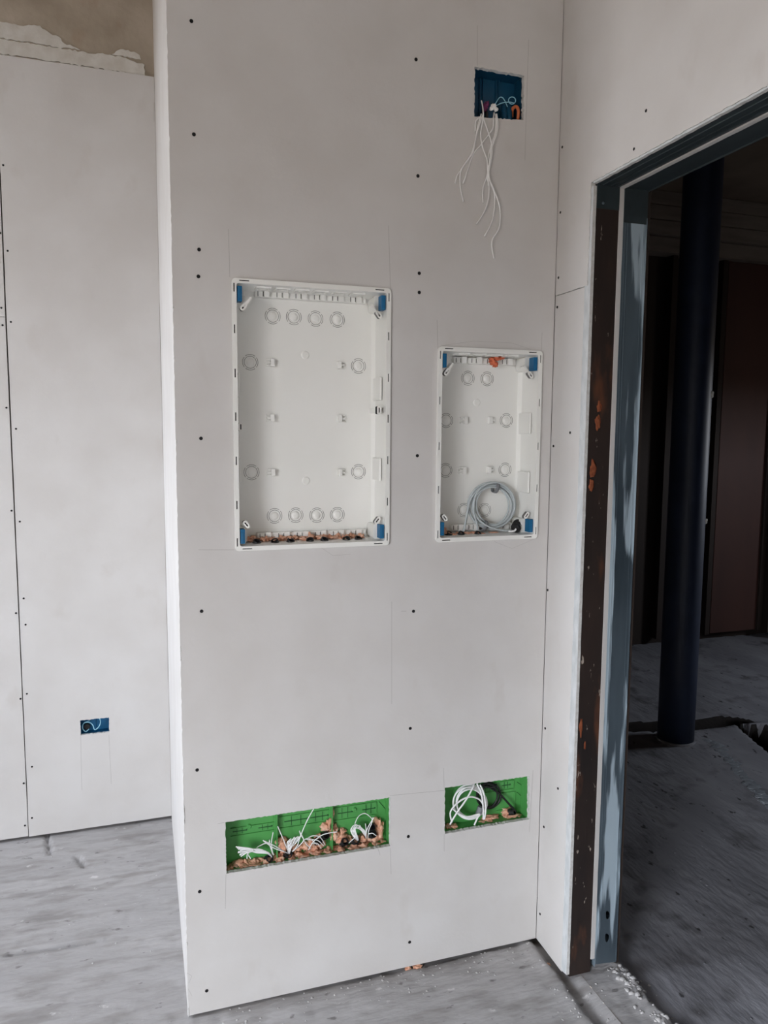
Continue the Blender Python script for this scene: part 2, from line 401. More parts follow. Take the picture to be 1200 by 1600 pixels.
# raw concrete behind and above the boards, rough lower arris
bm = bmesh.new(); box(bm, XL, 1.09, D+.085, D+.2, -.05, CE); box(bm, XL, 1.09, D+.0126, D+.085, ZC-.02, CE)
obj('wall_back', bm, CONC, kind='structure')
# filler smeared on the concrete above the boards
def smear(pts, dep, seed, name='wall_filler'):
    bm = bmesh.new(); o2 = rag([L2(*p) for p in pts][::-1], .008, .0035)
    plate(bm, o2, [], cy, D+.0126-dep, D+.0135, 0, 0); return bm
b1_ = smear([(-120,8),(-40,22),(4,33),(40,38),(62,38),(75,48),(95,58),(100,66),(118,72),(125,76),(90,72),(60,66),(20,60),(0,57),(-120,36)], .004, 1)
obj('trim_1', b1_, [PLASTER], kind='structure', bevel=.001)
b1_ = smear([(-120,38),(0,59),(60,68),(125,79),(172,84),(200,91),(226,100),(227,118),(180,110),(100,97),(0,82),(-120,63)], .006, 2)
obj('trim_2', b1_, [PLASTER], kind='structure', bevel=.001)
b1_ = smear([(174,83),(185,76),(200,76),(218,84),(220,91),(195,87)], .004, 3)
obj('trim_3', b1_, [PLASTER], kind='structure', bevel=.001)
# narrow casing strip standing in the corner beside the concrete
bm = bmesh.new(); q = L2(241, 60); box(bm, q[0]-.002, .0007, D-.02, D+.0126, ZC-.0, CE)
obj('trim_4', bm, [PAPER], kind='structure')

# right wall: plasterboard with the door opening
def rx(u, v, t): return Vector((W+t, u, v))
YD = -1.12
zs = Rp(890, 455).z
bm = bmesh.new()
# lower strip (between corner and opening)
T = .021
plate(bm, [(-.0005, .0), (-A+T, -.004), (-A+T, zs-.002), (-.0005, zs-.002)], [], rx, 0, .0125)
# upper sheet, notched over the opening
plate(bm, rag([(-.0005, zs), (-A+.008, zs), (-A+.006, H+.004), (YD, H+.004), (YD, CE), (-.0005, CE)], .006, .0011), [], rx, -.0006, .0125)
# tapered edge strip along the opening, two boards high
n = 120
for i in range(n):
    z0_, z1_ = i*(H-.005)/n, (i+1)*(H-.005)/n
    j = lambda z: .0012*noise.noise(Vector((z*40, 0, 0)))
    top = z0_ > zs
    ya = -A+(T if not top else .010)
    vs = [rx(ya, z0_, .0004), rx(-A+j(z0_), z0_, .0035), rx(-A+j(z1_), z1_, .0035), rx(ya, z1_, .0004)]
    f = bm.faces.new([bm.verts.new(v) for v in vs]); f.material_index = 2
    vs = [rx(-A+j(z0_), z0_, .0035), rx(-A+j(z0_), z0_, .0125), rx(-A+j(z1_), z1_, .0125), rx(-A+j(z1_), z1_, .0035)]
    f = bm.faces.new([bm.verts.new(v) for v in vs]); f.material_index = 1
# header taper strip
for i in range(n):
    y0_, y1_ = -A-i*.93/n, -A-(i+1)*.93/n
    j = lambda y: .0015*noise.noise(Vector((y*50, 0, 0)))
    vs = [rx(y0_, H+.014, .0004), rx(y0_, H+j(y0_), .003), rx(y1_, H+j(y1_), .003), rx(y1_, H+.014, .0004)]
    f = bm.faces.new([bm.verts.new(v) for v in vs]); f.material_index = 2
    vs = [rx(y0_, H+j(y0_), .003), rx(y0_, H+j(y0_), .0125), rx(y1_, H+j(y1_), .0125), rx(y1_, H+j(y1_), .003)]
    f = bm.faces.new([bm.verts.new(v) for v in vs]); f.material_index = 1
# rest of the wall towards and behind the camera
plate(bm, [(YD, 0), (YD, CE), (YB, CE), (YB, 0)], [], rx, 0, .0125)
wr = obj('wall_right', bm, [PAPER, GYPS, TAPER], kind='structure')
for px, py in [(1010,173),(991,233),(879,230),(876,332),(873,434),(871,480),(891,676),(865,697),(856,922),(852,1138),(872,1232),(850,1292),(844,1428)]:
    o = screw(wr, Rp(px, py)-Vector((.0007, 0, 0)), 'x'); o.scale = (.8, .8, .8)
# inner sheet of the same partition (white strip seen edge-on in the reveal)
bm = bmesh.new(); XI = 1.0905
ix = lambda u, v, t: Vector((XI+t, u, v))
plate(bm, rag([(D, .03), (-A-.001, .03), (-A-.001, H-.004), (YD, H-.004), (YD, CE), (D, CE)], .05, .0006), [], ix, 0, .0125, 0, 1)
plate(bm, [(YD, 0), (YD, CE), (YB, CE), (YB, 0)], [], ix, 0, .0125)
obj('wall_inner', bm, [PAPER, PAPER], kind='structure')

# ------------------------------------------------------------------ steel in the door reveal
t = thing('steel_post', 'rusty dark steel post in the door reveal between two plasterboard edges', 'post', (1.056, -A+.02, 0))
bm = bmesh.new(); box(bm, 1.0238, 1.0900, -A+.001, -A+.006, -.008, H-.002); box(bm, 1.0238, 1.0288, -A+.006, -A+.065, -.008, H-.002); box(bm, 1.085, 1.0900, -A+.006, -A+.065, -.008, H-.002)
obj('hollow_section', bm, RUST, t)
ORUST = mat('orange_rust', (150,84,52), .9, c2=(122,62,38), scale=60, bump=.4, bscale=120)
for px, py, sx, sz in ((936,636,.007,.014),(934,660,.007,.018),(927,733,.009,.022),(924,757,.007,.014),(908,1135,.005,.022),(914,1165,.003,.012)):
    q = Wp(px, py, -A+.0008); bm = bmesh.new(); blob(bm, q, (sx, .0009, sz), px, .45, 3); obj('rust_patch', bm, ORUST, t)['label'] = 'orange rust patch'
recentre(t)
t = thing('header_track', 'galvanized steel track over the doorway above the rusty post', 'track', (1.056, -A, H))
bm = bmesh.new()
box(bm, 1.0236, 1.0902, YD, -A, H-.001, H+.0002)
box(bm, 1.0236, 1.0244, YD, -A, H-.001, H+.04); box(bm, 1.0894, 1.0902, YD, -A, H-.001, H+.04)
for xx in (1.037, 1.060, 1.077): box(bm, xx, xx+.003, YD, -A-.004, H-.0035, H-.001)
obj('track_web', bm, ZINCD, t, bevel=.0004)
z_ = Wp(950, 327, -A).z
bm = bmesh.new(); box(bm, 1.0242, 1.0896, -A-.0012, -A+.0008, z_, H-.001)
obj('end_tab', bm, ZINCD, t, bevel=.0004)
bm = bmesh.new()
for xx, zz in ((1.042, H-.045),): blob(bm, (xx, -A-.0012, zz), (.004, .0015, .004), 3, .1, 2)
obj('rivet', bm, ZINC, t); recentre(t)
# perforated stud on the far side of the reveal
X0, X1 = 1.1035, 1.1745
t = thing('metal_stud', 'tall galvanized door stud with two bean-shaped holes near the floor', 'stud', ((X0+X1)/2, -A, 0))
holes = []
for px, py in ((949,1431),(948,1466)):
    c = Wp(px, py, -A); hl = []
    for k in range(20):
        a_ = 2*math.pi*k/20; rr = 1+.22*math.cos(a_*1-.6)
        hl.append((c.x+.0065*math.cos(a_)*rr+.003*math.sin(a_)**2*(-1 if math.sin(a_) > 0 else .3), c.z+.0155*math.sin(a_)*(1 if math.sin(a_) > 0 else .75)))
    holes.append(hl)
bm = bmesh.new()
plate(bm, [(X0, .012), (X1, .004), (X1, H-.002), (X0, H-.002)], holes, cy, -A-.001, -A+.001, 0, 0)
box(bm, X0, X0+.002, -A, -A+.05, 0.004, H-.002)
box(bm, X1-.002, X1, -A-.0012, -A+.05, 0.004, H-.002)
# pressed ribs
for xx in (X0+.006, X0+.013, X1-.012): box(bm, xx, xx+.0022, -A-.0022, -A-.001, .12, H-.08)
box(bm, X1-.003, X1, -A-.0035, -A-.001, .01, H-.07)
obj('stud_web', bm, ZINC, t, bevel=.0005)
bm = bmesh.new(); z_ = Wp(990, 388-10, -A).z
box(bm, X0+.0005, X1-.001, -A-.0032, -A-.0020, z_+.045, H-.002)
obj('track_lip', bm, ZINCD, t); recentre(t)
t = thing('header_track', 'dark metal track on the far side of the doorway head beside the thin white strip', 'track', ((X0+X1)/2, -A, H))
bm = bmesh.new(); box(bm, X0, X1, YD, -A, H-.002, H); box(bm, X0, X0+.001, YD, -A, H, H+.04); box(bm, X1-.002, X1, YD, -A, H-.006, H+.04)
obj('track_web', bm, ZINCD, t, bevel=.0004); recentre(t)
# sheet closing the partition above the doorway on the far side, and the other jamb
bm = bmesh.new(); fx = lambda u, v, t_: Vector((X1+.0005+t_, u, v))
plate(bm, [(3.3, 0), (-A+.001, 0), (-A+.001, H+.001), (YD, H+.001), (YD, 0), (-2.9, 0), (-2.9, CE), (3.3, CE)], [], fx, 0, .01)
box(bm, W+.0126, X1, YD-.07, YD-.001, 0, H)
obj('wall_partition', bm, [DARKB, DARKB], kind='structure')

# ------------------------------------------------------------------ room beyond the doorway
YF = 2.75
def Q(px, py): return Wp(px, py, YF)
bm = bmesh.new(); box(bm, X1+.012, 5.8, YF, YF+.1, -.2, CE)
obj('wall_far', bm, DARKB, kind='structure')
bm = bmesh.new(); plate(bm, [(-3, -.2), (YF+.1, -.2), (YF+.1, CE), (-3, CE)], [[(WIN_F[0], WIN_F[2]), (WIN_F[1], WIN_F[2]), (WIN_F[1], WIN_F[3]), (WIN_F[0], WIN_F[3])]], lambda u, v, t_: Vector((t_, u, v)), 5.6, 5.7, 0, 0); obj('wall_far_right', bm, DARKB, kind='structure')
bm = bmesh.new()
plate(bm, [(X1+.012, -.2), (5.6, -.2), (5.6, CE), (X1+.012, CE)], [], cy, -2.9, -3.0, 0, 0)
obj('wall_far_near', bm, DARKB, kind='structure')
bm = bmesh.new()
zt, zb_ = Q(1170, 285).z, Q(1170, 392).z
nb = 5
for i in range(nb):
    za, zc = zb_+(zt-zb_)*i/nb, zb_+(zt-zb_)*(i+1)/nb
    box(bm, X1+.02, 5.6, YF-.16-.006*(i % 2), YF, za+.006, zc)
box(bm, X1+.02, 5.6, YF-.12, YF, zb_-.10, zb_)
obj('trim_5', bm, PLANK, kind='structure')
bm = bmesh.new()
box(bm, Q(1106, 900).x, Q(1182, 900).x, YF-.05, YF, 0, zb_-.1)
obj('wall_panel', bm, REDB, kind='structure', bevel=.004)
bm = bmesh.new()
for px in (1028, 1104, 1186): x_ = Q(px, 800).x; box(bm, x_-.02, x_+.02, YF-.07, YF, 0, zb_-.1)
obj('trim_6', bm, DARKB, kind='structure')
bm = bmesh.new(); x_ = Q(1192, 900).x
box(bm, x_, x_+.5, YF-.22, YF-.07, -.03, Q(1190, 700).z)
o = obj('concrete_pier', bm, PLANK, bevel=.01); tag(o, 'grey concrete pier stub against the far wall of the dark room, at the right edge', 'pier')
bc = Fp(1062, 1150); R0 = .088
t = thing('steel_column', 'tall dark blue round column standing in the dark room beyond the doorway', 'column', (bc.x, bc.y+.03, -.03))
bm = bmesh.new(); c0 = Vector((bc.x, bc.y+.03, 0))
tube(bm, [c0+Vector((0, 0, z)) for z in (-.05, .8, 1.6, 2.4, CE)], R0, 40, sub=2)
cl_ = obj('shaft', bm, NAVY, t, smooth=True)
bm = bmesh.new(); tube(bm, [c0+Vector((0, 0, -.05)), c0+Vector((0,0,-.035)), c0+Vector((0, 0, -.018))], R0+.006, 40, sub=2)
obj('base_ring', bm, FLOOR2, t)
bm = bmesh.new()
for px, py, s in ((1108,617,.013),(1104,815,.010)):
    q = at(px, py, 1, c0.y-R0*.75); v = q-c0; v.z = 0; v = v.normalized()*R0; blob(bm, (c0.x+v.x, c0.y+v.y, q.z), (s, .004, s*1.3), 4, .5, 2)
obj('plaster_splash', bm, PLASTER, t); recentre(t)

# ------------------------------------------------------------------ envelope out of view
bm = bmesh.new(); box(bm, XL-.1, 5.8, YB-.1, 3.2, CE, CE+.1); obj('ceiling', bm, CEIL, kind='structure')
bm = bmesh.new()
plate(bm, [(XL-.1, -.05), (W+.2, -.05), (W+.2, CE), (XL-.1, CE)], [], cy, YB, YB-.1, 0, 0)
obj('wall_behind', bm, ROOM, kind='structure')
bm = bmesh.new()
plate(bm, [(YB, -.05), (D+.2, -.05), (D+.2, CE), (YB, CE)], [[(WIN_B[0], WIN_B[2]), (WIN_B[1], WIN_B[2]), (WIN_B[1], WIN_B[3]), (WIN_B[0], WIN_B[3])], [(WIN_L[0], WIN_L[2]), (WIN_L[1], WIN_L[2]), (WIN_L[1], WIN_L[3]), (WIN_L[0], WIN_L[3])]], lambda u, v, t_: Vector((t_, u, v)), XL, XL-.1, 0, 0)
obj('wall_window', bm, ROOM, kind='structure')

# ------------------------------------------------------------------ flush distribution boxes
DB = .088
def dist_box(key, label, knock, hooks, bosses, comb, lugs, slots_v, group=None):
    x0, x1, z0, z1 = R_[key]
    t = thing('distribution_box', label, 'electrical box', ((x0+x1)/2, 0, z0), group)
    fwid = .0115; ix0, ix1, iz0, iz1 = x0+fwid, x1-fwid, z0+fwid, z1-fwid
    # flange
    bm = bmesh.new(); sl = []
    for z in slots_v:
        for xx in (x0+fwid*.5, x1-fwid*.5): sl.append(rrect(xx-.0014, xx+.0014, z-.0105, z+.0105, .001, 2))
    for xx in (x0+.03, x1-.03):
        for zz in (z0+fwid*.45, z1-fwid*.45): sl.append(rrect(xx-.012, xx+.012, zz-.0012, zz+.0012, .0009, 2))
    plate(bm, rrect(x0, x1, z0, z1, .010), [rrect(ix0, ix1, iz0, iz1, .006)]+sl, cy, -.0075, -.0002, 0, 0)
    # dark faces set into the slots paint the shade inside them
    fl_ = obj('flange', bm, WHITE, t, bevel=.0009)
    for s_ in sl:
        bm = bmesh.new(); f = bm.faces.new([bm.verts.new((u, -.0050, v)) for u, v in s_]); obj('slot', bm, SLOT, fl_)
    # tub
    bm = bmesh.new()
    L0 = rrect(ix0, ix1, iz0, iz1, .006); L1 = rrect(ix0+.003, ix1-.003, iz0+.003, iz1-.003, .012); L2_ = rrect(ix0+.012, ix1-.012, iz0+.012, iz1-.012, .014)
    Lo = rrect(ix0-.003, ix1+.003, iz0-.003, iz1+.003, .008)
    rings = [[bm.verts.new((u, y, v)) for u, v in L] for L, y in ((L0, -.0074), (L1, DB-.010), (L2_, DB), )]
    ro = [[bm.verts.new((u, y, v)) for u, v in L] for L, y in ((Lo, -.0003), (Lo, DB+.003))]
    for r1, r2 in ((rings[0], rings[1]), (rings[1], rings[2]), (ro[0], ro[1]), (ro[0], rings[0])):
        m_ = len(r1)
        for k in range(m_): bm.faces.new((r1[k], r1[(k+1)%m_], r2[(k+1)%m_], r2[k]))
    bm.faces.new(rings[2]); bm.faces.new(ro[1])
    obj('tub', bm, WHITE, t)
    # stiffening ribs on both side walls (moulded bays)
    for sx, xw in ((1, ix1-.003), (-1, ix0+.003)):
        for zc_, hh in [(z0+(z1-z0)*f_, .030) for f_ in (.30, .62)]:
            bm = bmesh.new(); box(bm, min(xw, xw-sx*.006), max(xw, xw-sx*.006), .018, DB-.004, zc_-hh, zc_+hh)
            obj('side_rib', bm, WHITE, t, bevel=.003)
    # corner posts with slotted tabs and blue clips
    for sx, xe in ((-1, ix0), (1, ix1)):
        for sz, ze in ((-1, iz0), (1, iz1)):
            bm = bmesh.new()
            xa, xb = sorted((xe-sx*.0005, xe-sx*.022)); za, zc_ = sorted((ze-sz*.0005, ze-sz*.040))
            lp = rrect(xa, xb, za, zc_, .008)
            plate(bm, lp, [], cy, .030, DB-.003, 0, 0)
            obj('corner_post', bm, WHITE, t, bevel=.002)
            bm = bmesh.new()
            xa, xb = sorted((xe-sx*.0022, xe-sx*.0135)); za, zc_ = sorted((ze-sz*.006, ze-sz*.042))
            box(bm, xa, xb, -.004, .022, za, zc_); box(bm, xa+.003, xb-.003, -.0055, -.0039, za+.004, zc_-.006)
            c_ = obj('corner_clip', bm, BLUE, t, bevel=.0012); c_['label'] = 'blue corner clip'
            bm = bmesh.new()
            cxm = xe-sx*.018; czm = ze-sz*.053
            o_ = rrect(-.0055, .0055, -.0105, .0105, .005); i_ = rrect(-.0016, .0016, -.006, .006, .0014, 3)
            plate(bm, o_, [i_], cy, 0, .012, 0, 1)
            f = bm.faces.new([bm.verts.new((u, .006, v)) for u, v in i_]); f.material_index = 2
            box(bm, -.003, .003, .002, .024, 0, .03 if sz > 0 else .0); 
            tb = obj('slotted_tab', bm, [WHITE, GROOVE, SLOT], t)
            tb.location = Vector((cxm, .004, czm)) ; tb.rotation_euler = (0, -sx*sz*math.radians(38), 0)
            shifted[tb.name] = ['shifted']; tb.location -= t.location
    # knock-outs: two rings of flat arcs in painted groove shade and a domed centre
    for px, py in knock:
        c = Wp(px, py, DB)
        bm = bmesh.new()
        for r_, gap in ((.0195, .12), (.0152, .03)):
            for q_ in range(4):
                a0 = q_*math.pi/2+gap+math.radians(45 if r_ < .018 else 45); a1 = a0+math.pi/2-2*gap; m_ = 10
                vi = []
                for k in range(m_+1):
                    a_ = a0+(a1-a0)*k/m_
                    vi.append([bm.verts.new((c.x+rr*math.cos(a_), DB-.0006, c.z+rr*math.sin(a_))) for rr in (r_-.0006, r_+.0006)])
                for k in range(m_): f = bm.faces.new((vi[k][0], vi[k+1][0], vi[k+1][1], vi[k][1])); f.material_index = 1
        n_ = 24; rg = [[bm.verts.new((c.x+rr*math.cos(2*math.pi*k/n_), DB-hh, c.z+rr*math.sin(2*math.pi*k/n_))) for k in range(n_)] for rr, hh in ((.0105, 0), (.0092, .0016), (.005, .0030), (.0015, .0034))]
        for r1, r2 in zip(rg, rg[1:]):
            for k in range(n_): f = bm.faces.new((r1[k], r1[(k+1)%n_], r2[(k+1)%n_], r2[k])); f.smooth = True
        bm.faces.new(rg[-1])
        obj('knockout', bm, [WHITE, GROOVE], t)
    for px, py in hooks:
        c = Wp(px, py, DB)
        bm = bmesh.new(); sx = 1 if c.x > (x0+x1)/2 else -1; g = lambda a_, b_: sorted((c.x-sx*a_, c.x-sx*b_))
        box(bm, *g(-.0095, .0095), DB-.006, DB, c.z-.0095, c.z-.0060); box(bm, *g(-.0095, .0095), DB-.006, DB, c.z+.0060, c.z+.0095)
        box(bm, *g(.000, .0100), DB-.013, DB, c.z-.0095, c.z+.0095); box(bm, *g(-.0095, .000), DB-.009, DB-.001, c.z-.0025, c.z+.0025)
        obj('rail_hook', bm, WHITE, t, bevel=.0007)
    for px, py in bosses:
        c = Wp(px, py, DB); bm = bmesh.new()
        tube(bm, [(c.x, DB+.001, c.z), (c.x, DB-.0012, c.z), (c.x, DB-.0026, c.z)], lambda s_: .012-.004*s_, 24)
        obj('centre_boss', bm, WHITE, t)
    # combs along the top and bottom back edge
    for zz, s_, xa, xb, n_ in comb:
        bm = bmesh.new(); box(bm, xa, xb, DB-.018, DB, zz-.008, zz+.008)
        for k in range(n_):
            xx = xa+(xb-xa)*(k+.5)/n_
            box(bm, xx-.003, xx+.011, DB-.026, DB-.017, zz-.009, zz+.010)
            box(bm, xx-.0050, xx-.0036, DB-.0192, DB-.0175, zz-.006, zz+.006, 1); box(bm, xx-.018, xx-.0166, DB-.0192, DB-.0175, zz-.006, zz+.006, 1)
        obj('cable_comb', bm, [WHITE, SLOT], t, bevel=.0006)
    # thin-walled break-outs on the roof of the tub
    bm = bmesh.new(); n_ = int((ix1-ix0-.08)/.045)
    for k in range(n_):
        xx = ix0+.045+(ix1-ix0-.09)*(k+.5)/n_
        box(bm, xx-.017, xx+.017, .010, .014, iz1-.0045, iz1-.001); box(bm, xx-.017, xx+.017, .036, .040, iz1-.0050, iz1-.001); box(bm, xx-.019, xx-.016, .010, .044, iz1-.0050, iz1-.001)
        tube(bm, [(xx+.012*math.cos(a_), .026+.012*math.sin(a_), iz1-.0035) for a_ in [2*math.pi*q_/12 for q_ in range(12)]], .0012, 5, closed=True, sub=2)
    obj('cable_breakout', bm, WHITE, t)
    for px, py, sx, y_ in lugs:
        c = Wp(px, py, y_); bm = bmesh.new()
        plate(bm, rrect(c.x-.006, c.x+.006, c.z-.010, c.z+.010, .003), [rrect(c.x-.0014, c.x+.0014, c.z-.0065, c.z+.0065, .001, 2)], cy, y_-.003, y_+.012, 0, 1)
        box(bm, *(sorted((c.x, ix1 if sx > 0 else ix0))), y_+.012, DB-.003, c.z-.006, c.z+.006)
        box(bm, c.x-.002, c.x+.002, y_+.008, y_+.0119, c.z-.007, c.z+.007, 1)
        obj('cover_lug', bm, [WHITE, SLOT], t, bevel=.0005)
    recentre(t)
    return t, (ix0, ix1, iz0, iz1)
x0, x1, z0, z1 = R_['b1']
big, in1 = dist_box('b1', 'larger white recessed distribution box, empty, on the left of the wall', 
    [(426,494),(459,495.5),(493,498),(527,499.5),(391,566),(560,572),(393,738),(560,737),(429,806),(462,805),(495,805),(527,804)],
    [(422,567),(532,571),(422,653),(533,654),(423,738),(533,738)], [(477,555),(478,751)],
    [(Wp(470,465,DB).z, 1, Wp(399,465,DB-.02).x, Wp(572,470,DB-.02).x, 6), (Wp(470,834,DB).z, -1, Wp(402,834,DB-.02).x, Wp(572,830,DB-.02).x, 6)],
    [(376,667,-1,.012), (592,641,1,.006)],
    [z0+.022, z1-.022]+[Wp(361, y_).z for y_ in (514,583,651,720,789)])
x0, x1, z0, z1 = R_['b2']
small, in2 = dist_box('b2', 'smaller white recessed distribution box with a grey cable coil inside', 
    [(731,591),(761,592),(697,657),(791,657),(696,735),(789,734),(725,797),(757,797)],
    [(723,657),(767,657),(721,735),(765,734)], [(745,629)],
    [(Wp(745,565,DB).z, 1, Wp(710,565,DB-.02).x, Wp(806,570,DB-.02).x, 4), (Wp(745,822,DB).z, -1, Wp(706,822,DB-.02).x, Wp(800,822,DB-.02).x, 4)],
    [], [z0+.022, z1-.022]+[Wp(683, y_).z for y_ in (626,697,765)])

# foam beads and conduit mouths along the box floors
def foam(root, name_label, spots, seed):
    """spots: (px,py,depth,sx,sz)"""
    c = Wp(spots[len(spots)//2][0], spots[len(spots)//2][1], spots[len(spots)//2][2])
    bm = bmesh.new()
    rf = random.Random(seed)
    for i, (px, py, d_, sx, sz) in enumerate(spots):
        q = Wp(px, py, d_); k_ = rf.uniform(.75, 1.45); q.z -= .002*k_; q.x += rf.uniform(-.004, .004)
        blob(bm, q, (sx*k_, .012, sz*rf.uniform(.6, 1.3)), seed+i*1.7, .6, 3)
    bm.transform(Matrix.Translation(-root.location)); o = obj('foam_seal', bm, FOAM, root, smooth=True); o['label'] = name_label
    return o
def conduit(px, py, d_, label, r=.0085, tilt=(0, -.5, 1), group=None, L=.035, mouth=True):
    q = Wp(px, py, d_); dr = Vector(tilt).normalized()
    bm = bmesh.new(); base = q-dr*L
    n_ = 14; N_ = 13; rg = []
    for k in range(N_):
        f_ = k/(N_-1); rr = r*(1+.10*(k % 2)); p = base.lerp(q, f_)
        u = dr.orthogonal().normalized(); v = dr.cross(u)
        rg.append([bm.verts.new(p+(u*math.cos(2*math.pi*j/n_)+v*math.sin(2*math.pi*j/n_))*rr) for j in range(n_)])
    for k in (0, 1):
        p = q-dr*(.012*k); rg.append([bm.verts.new(p+(u*math.cos(2*math.pi*j/n_)+v*math.sin(2*math.pi*j/n_))*r*.8) for j in range(n_)])
    for a_, b_ in zip(rg, rg[1:]):
        for j in range(n_): bm.faces.new((a_[j], a_[(j+1)%n_], b_[(j+1)%n_], b_[j]))
    bm.faces.new(rg[-1])
    o = obj('conduit', bm, BLACK, smooth=False)
    return tag(o, label, 'conduit', group)
foam(big, 'salmon sealing foam', [(388+i*7.3, 842-i*.22, .050+.02*((i*7) % 3)/2, .009, .005+.004*((i*5) % 3)/2) for i in range(25)], 1)
names7 = ['leftmost', 'second from left', 'third from left', 'middle', 'third from right', 'second from right', 'rightmost']
for i, px in enumerate((402,429,455,484,508,541,561)):
    conduit(px, 845-(px-402)*.03, .030, 'black conduit mouth in the larger white box, %s of seven' % names7[i], r=.0095, tilt=(.25*(-1)**i, -.45, .9), group='conduits in the larger white box')
foam(small, 'salmon sealing foam', [(700,832,.05,.011,.007),(708,835,.04,.011,.006),(716,832,.05,.008,.005),(728,831,.05,.010,.004),(742,832,.05,.012,.006),(752,833,.04,.010,.007),(773,831,.05,.010,.004),(694,828,.045,.006,.008)], 31)
for px, lb in ((703,'leftmost'), (722,'middle'), (748,'rightmost')):
    conduit(px, 832, .032, 'black conduit mouth at the bottom of the smaller white box, %s of three' % lb, r=.0085, tilt=(.3, -.45, .8), group='conduits in the smaller white box')
bm = bmesh.new()
for i, (px, py, sx, sz) in enumerate([(776,560,.014,.006),(770,566,.009,.007),(783,559,.011,.004),(774,570,.006,.006),(768,561,.007,.004)]):
    blob(bm, Wp(px, py, .055), (sx, .012, sz), 60+i, .5, 3)
bm.transform(Matrix.Translation(-small.location)); obj('foam_lump', bm, mat('orange_foam', (226,128,92), .9, c2=(190,88,58), scale=60, bump=.7, bscale=120), small, smooth=True)['label'] = 'orange foam lump'

# grey cable coil in the smaller box
cc = Wp(767, 790, .055)
t = thing('cable_coil', 'coil of grey cable tied with grey tape in the smaller white box', 'cable', (cc.x, cc.y, cc.z-.055))
bm = bmesh.new()
def ell(cxp, cyp, ax, ay, d_, ph=0, turns=1.0, n_=28, wob=0):
    out = []
    for k in range(int(n_*turns)+1):
        a_ = ph+2*math.pi*k/n_
        q = Wp(cxp+ax*math.cos(a_), cyp-ay*math.sin(a_), d_+wob*math.sin(a_*2+k*.05)); out.append(q)
    return out
for i, (dx, ax, ay, d_) in enumerate([(2,34,34,.068),(1,33,32,.060),(-3,33,34,.064),(4,29,31,.056),(-6,32,32,.058),(0,30,30,.052),(3,32,35,.050),(-2,35,36,.056)]):
    tube(bm, ell(769+dx, 790+(i%3)-1, ax, ay, d_, wob=.003)[:-1], .0029, 8, closed=True, sub=2)
tube(bm, [Wp(*p) for p in [(760,757,.05),(745,768,.048),(735,780,.05),(730,800,.05),(725,830,.045)]], .0028, 8)
tube(bm, [Wp(*p) for p in [(756,757,.056),(741,770,.054),(733,790,.054),(728,815,.05),(723,832,.045)]], .0028, 8)
tube(bm, [Wp(*p) for p in [(742,775,.05),(740,800,.05),(745,818,.05),(746,832,.045)]], .0028, 8)
tube(bm, [Wp(*p) for p in [(748,812,.045),(762,822,.04),(785,829,.035),(800,829,.035)]], .0024, 8)
obj('cable', bm, WIREG, t)
for (px, py, ang) in ((774,762,15), (756,821,20)):
    q = Wp(px, py, .058); bm = bmesh.new()
    tube(bm, [Vector((math.cos(a_)*0, .016*math.cos(a_), .0145*math.sin(a_))) for a_ in [2*math.pi*k/12 for k in range(12)]], .0014, 6, closed=True, sub=2)
    for v in bm.verts: v.co.x *= 4.5
    o = obj('tie_wrap', bm, TIE, t); o['label'] = 'grey tie'; o.rotation_euler = (0, math.radians(ang), 0); o.location = q-t.location; shifted[o.name] = ['shifted']
recentre(t)
q = Wp(808, 825, .04)
t = thing('conduit_end', 'black ribbed conduit end lying in the lower right corner of the smaller white box', 'conduit', (q.x, q.y, q.z-.014))
bm = bmesh.new()
for k in range(6):
    c = q+Vector((.0035*k-.012, .004*k-.012, .0018*k)); dr = Vector((.7, .7, .3)).normalized()
    tube(bm, [c, c+dr*.0026, c+dr*.0052], .0145 if k % 2 else .0125, 18, sub=2)
obj('ribbed_sleeve', bm, BLACK, t)
bm = bmesh.new(); tube(bm, [q+Vector((-.03, -.006, -.008)), q+Vector((-.018, -.016, -.006)), q+Vector((-.012, -.016, .0))], .0028, 8)
obj('wire', bm, WIREW, t); recentre(t)

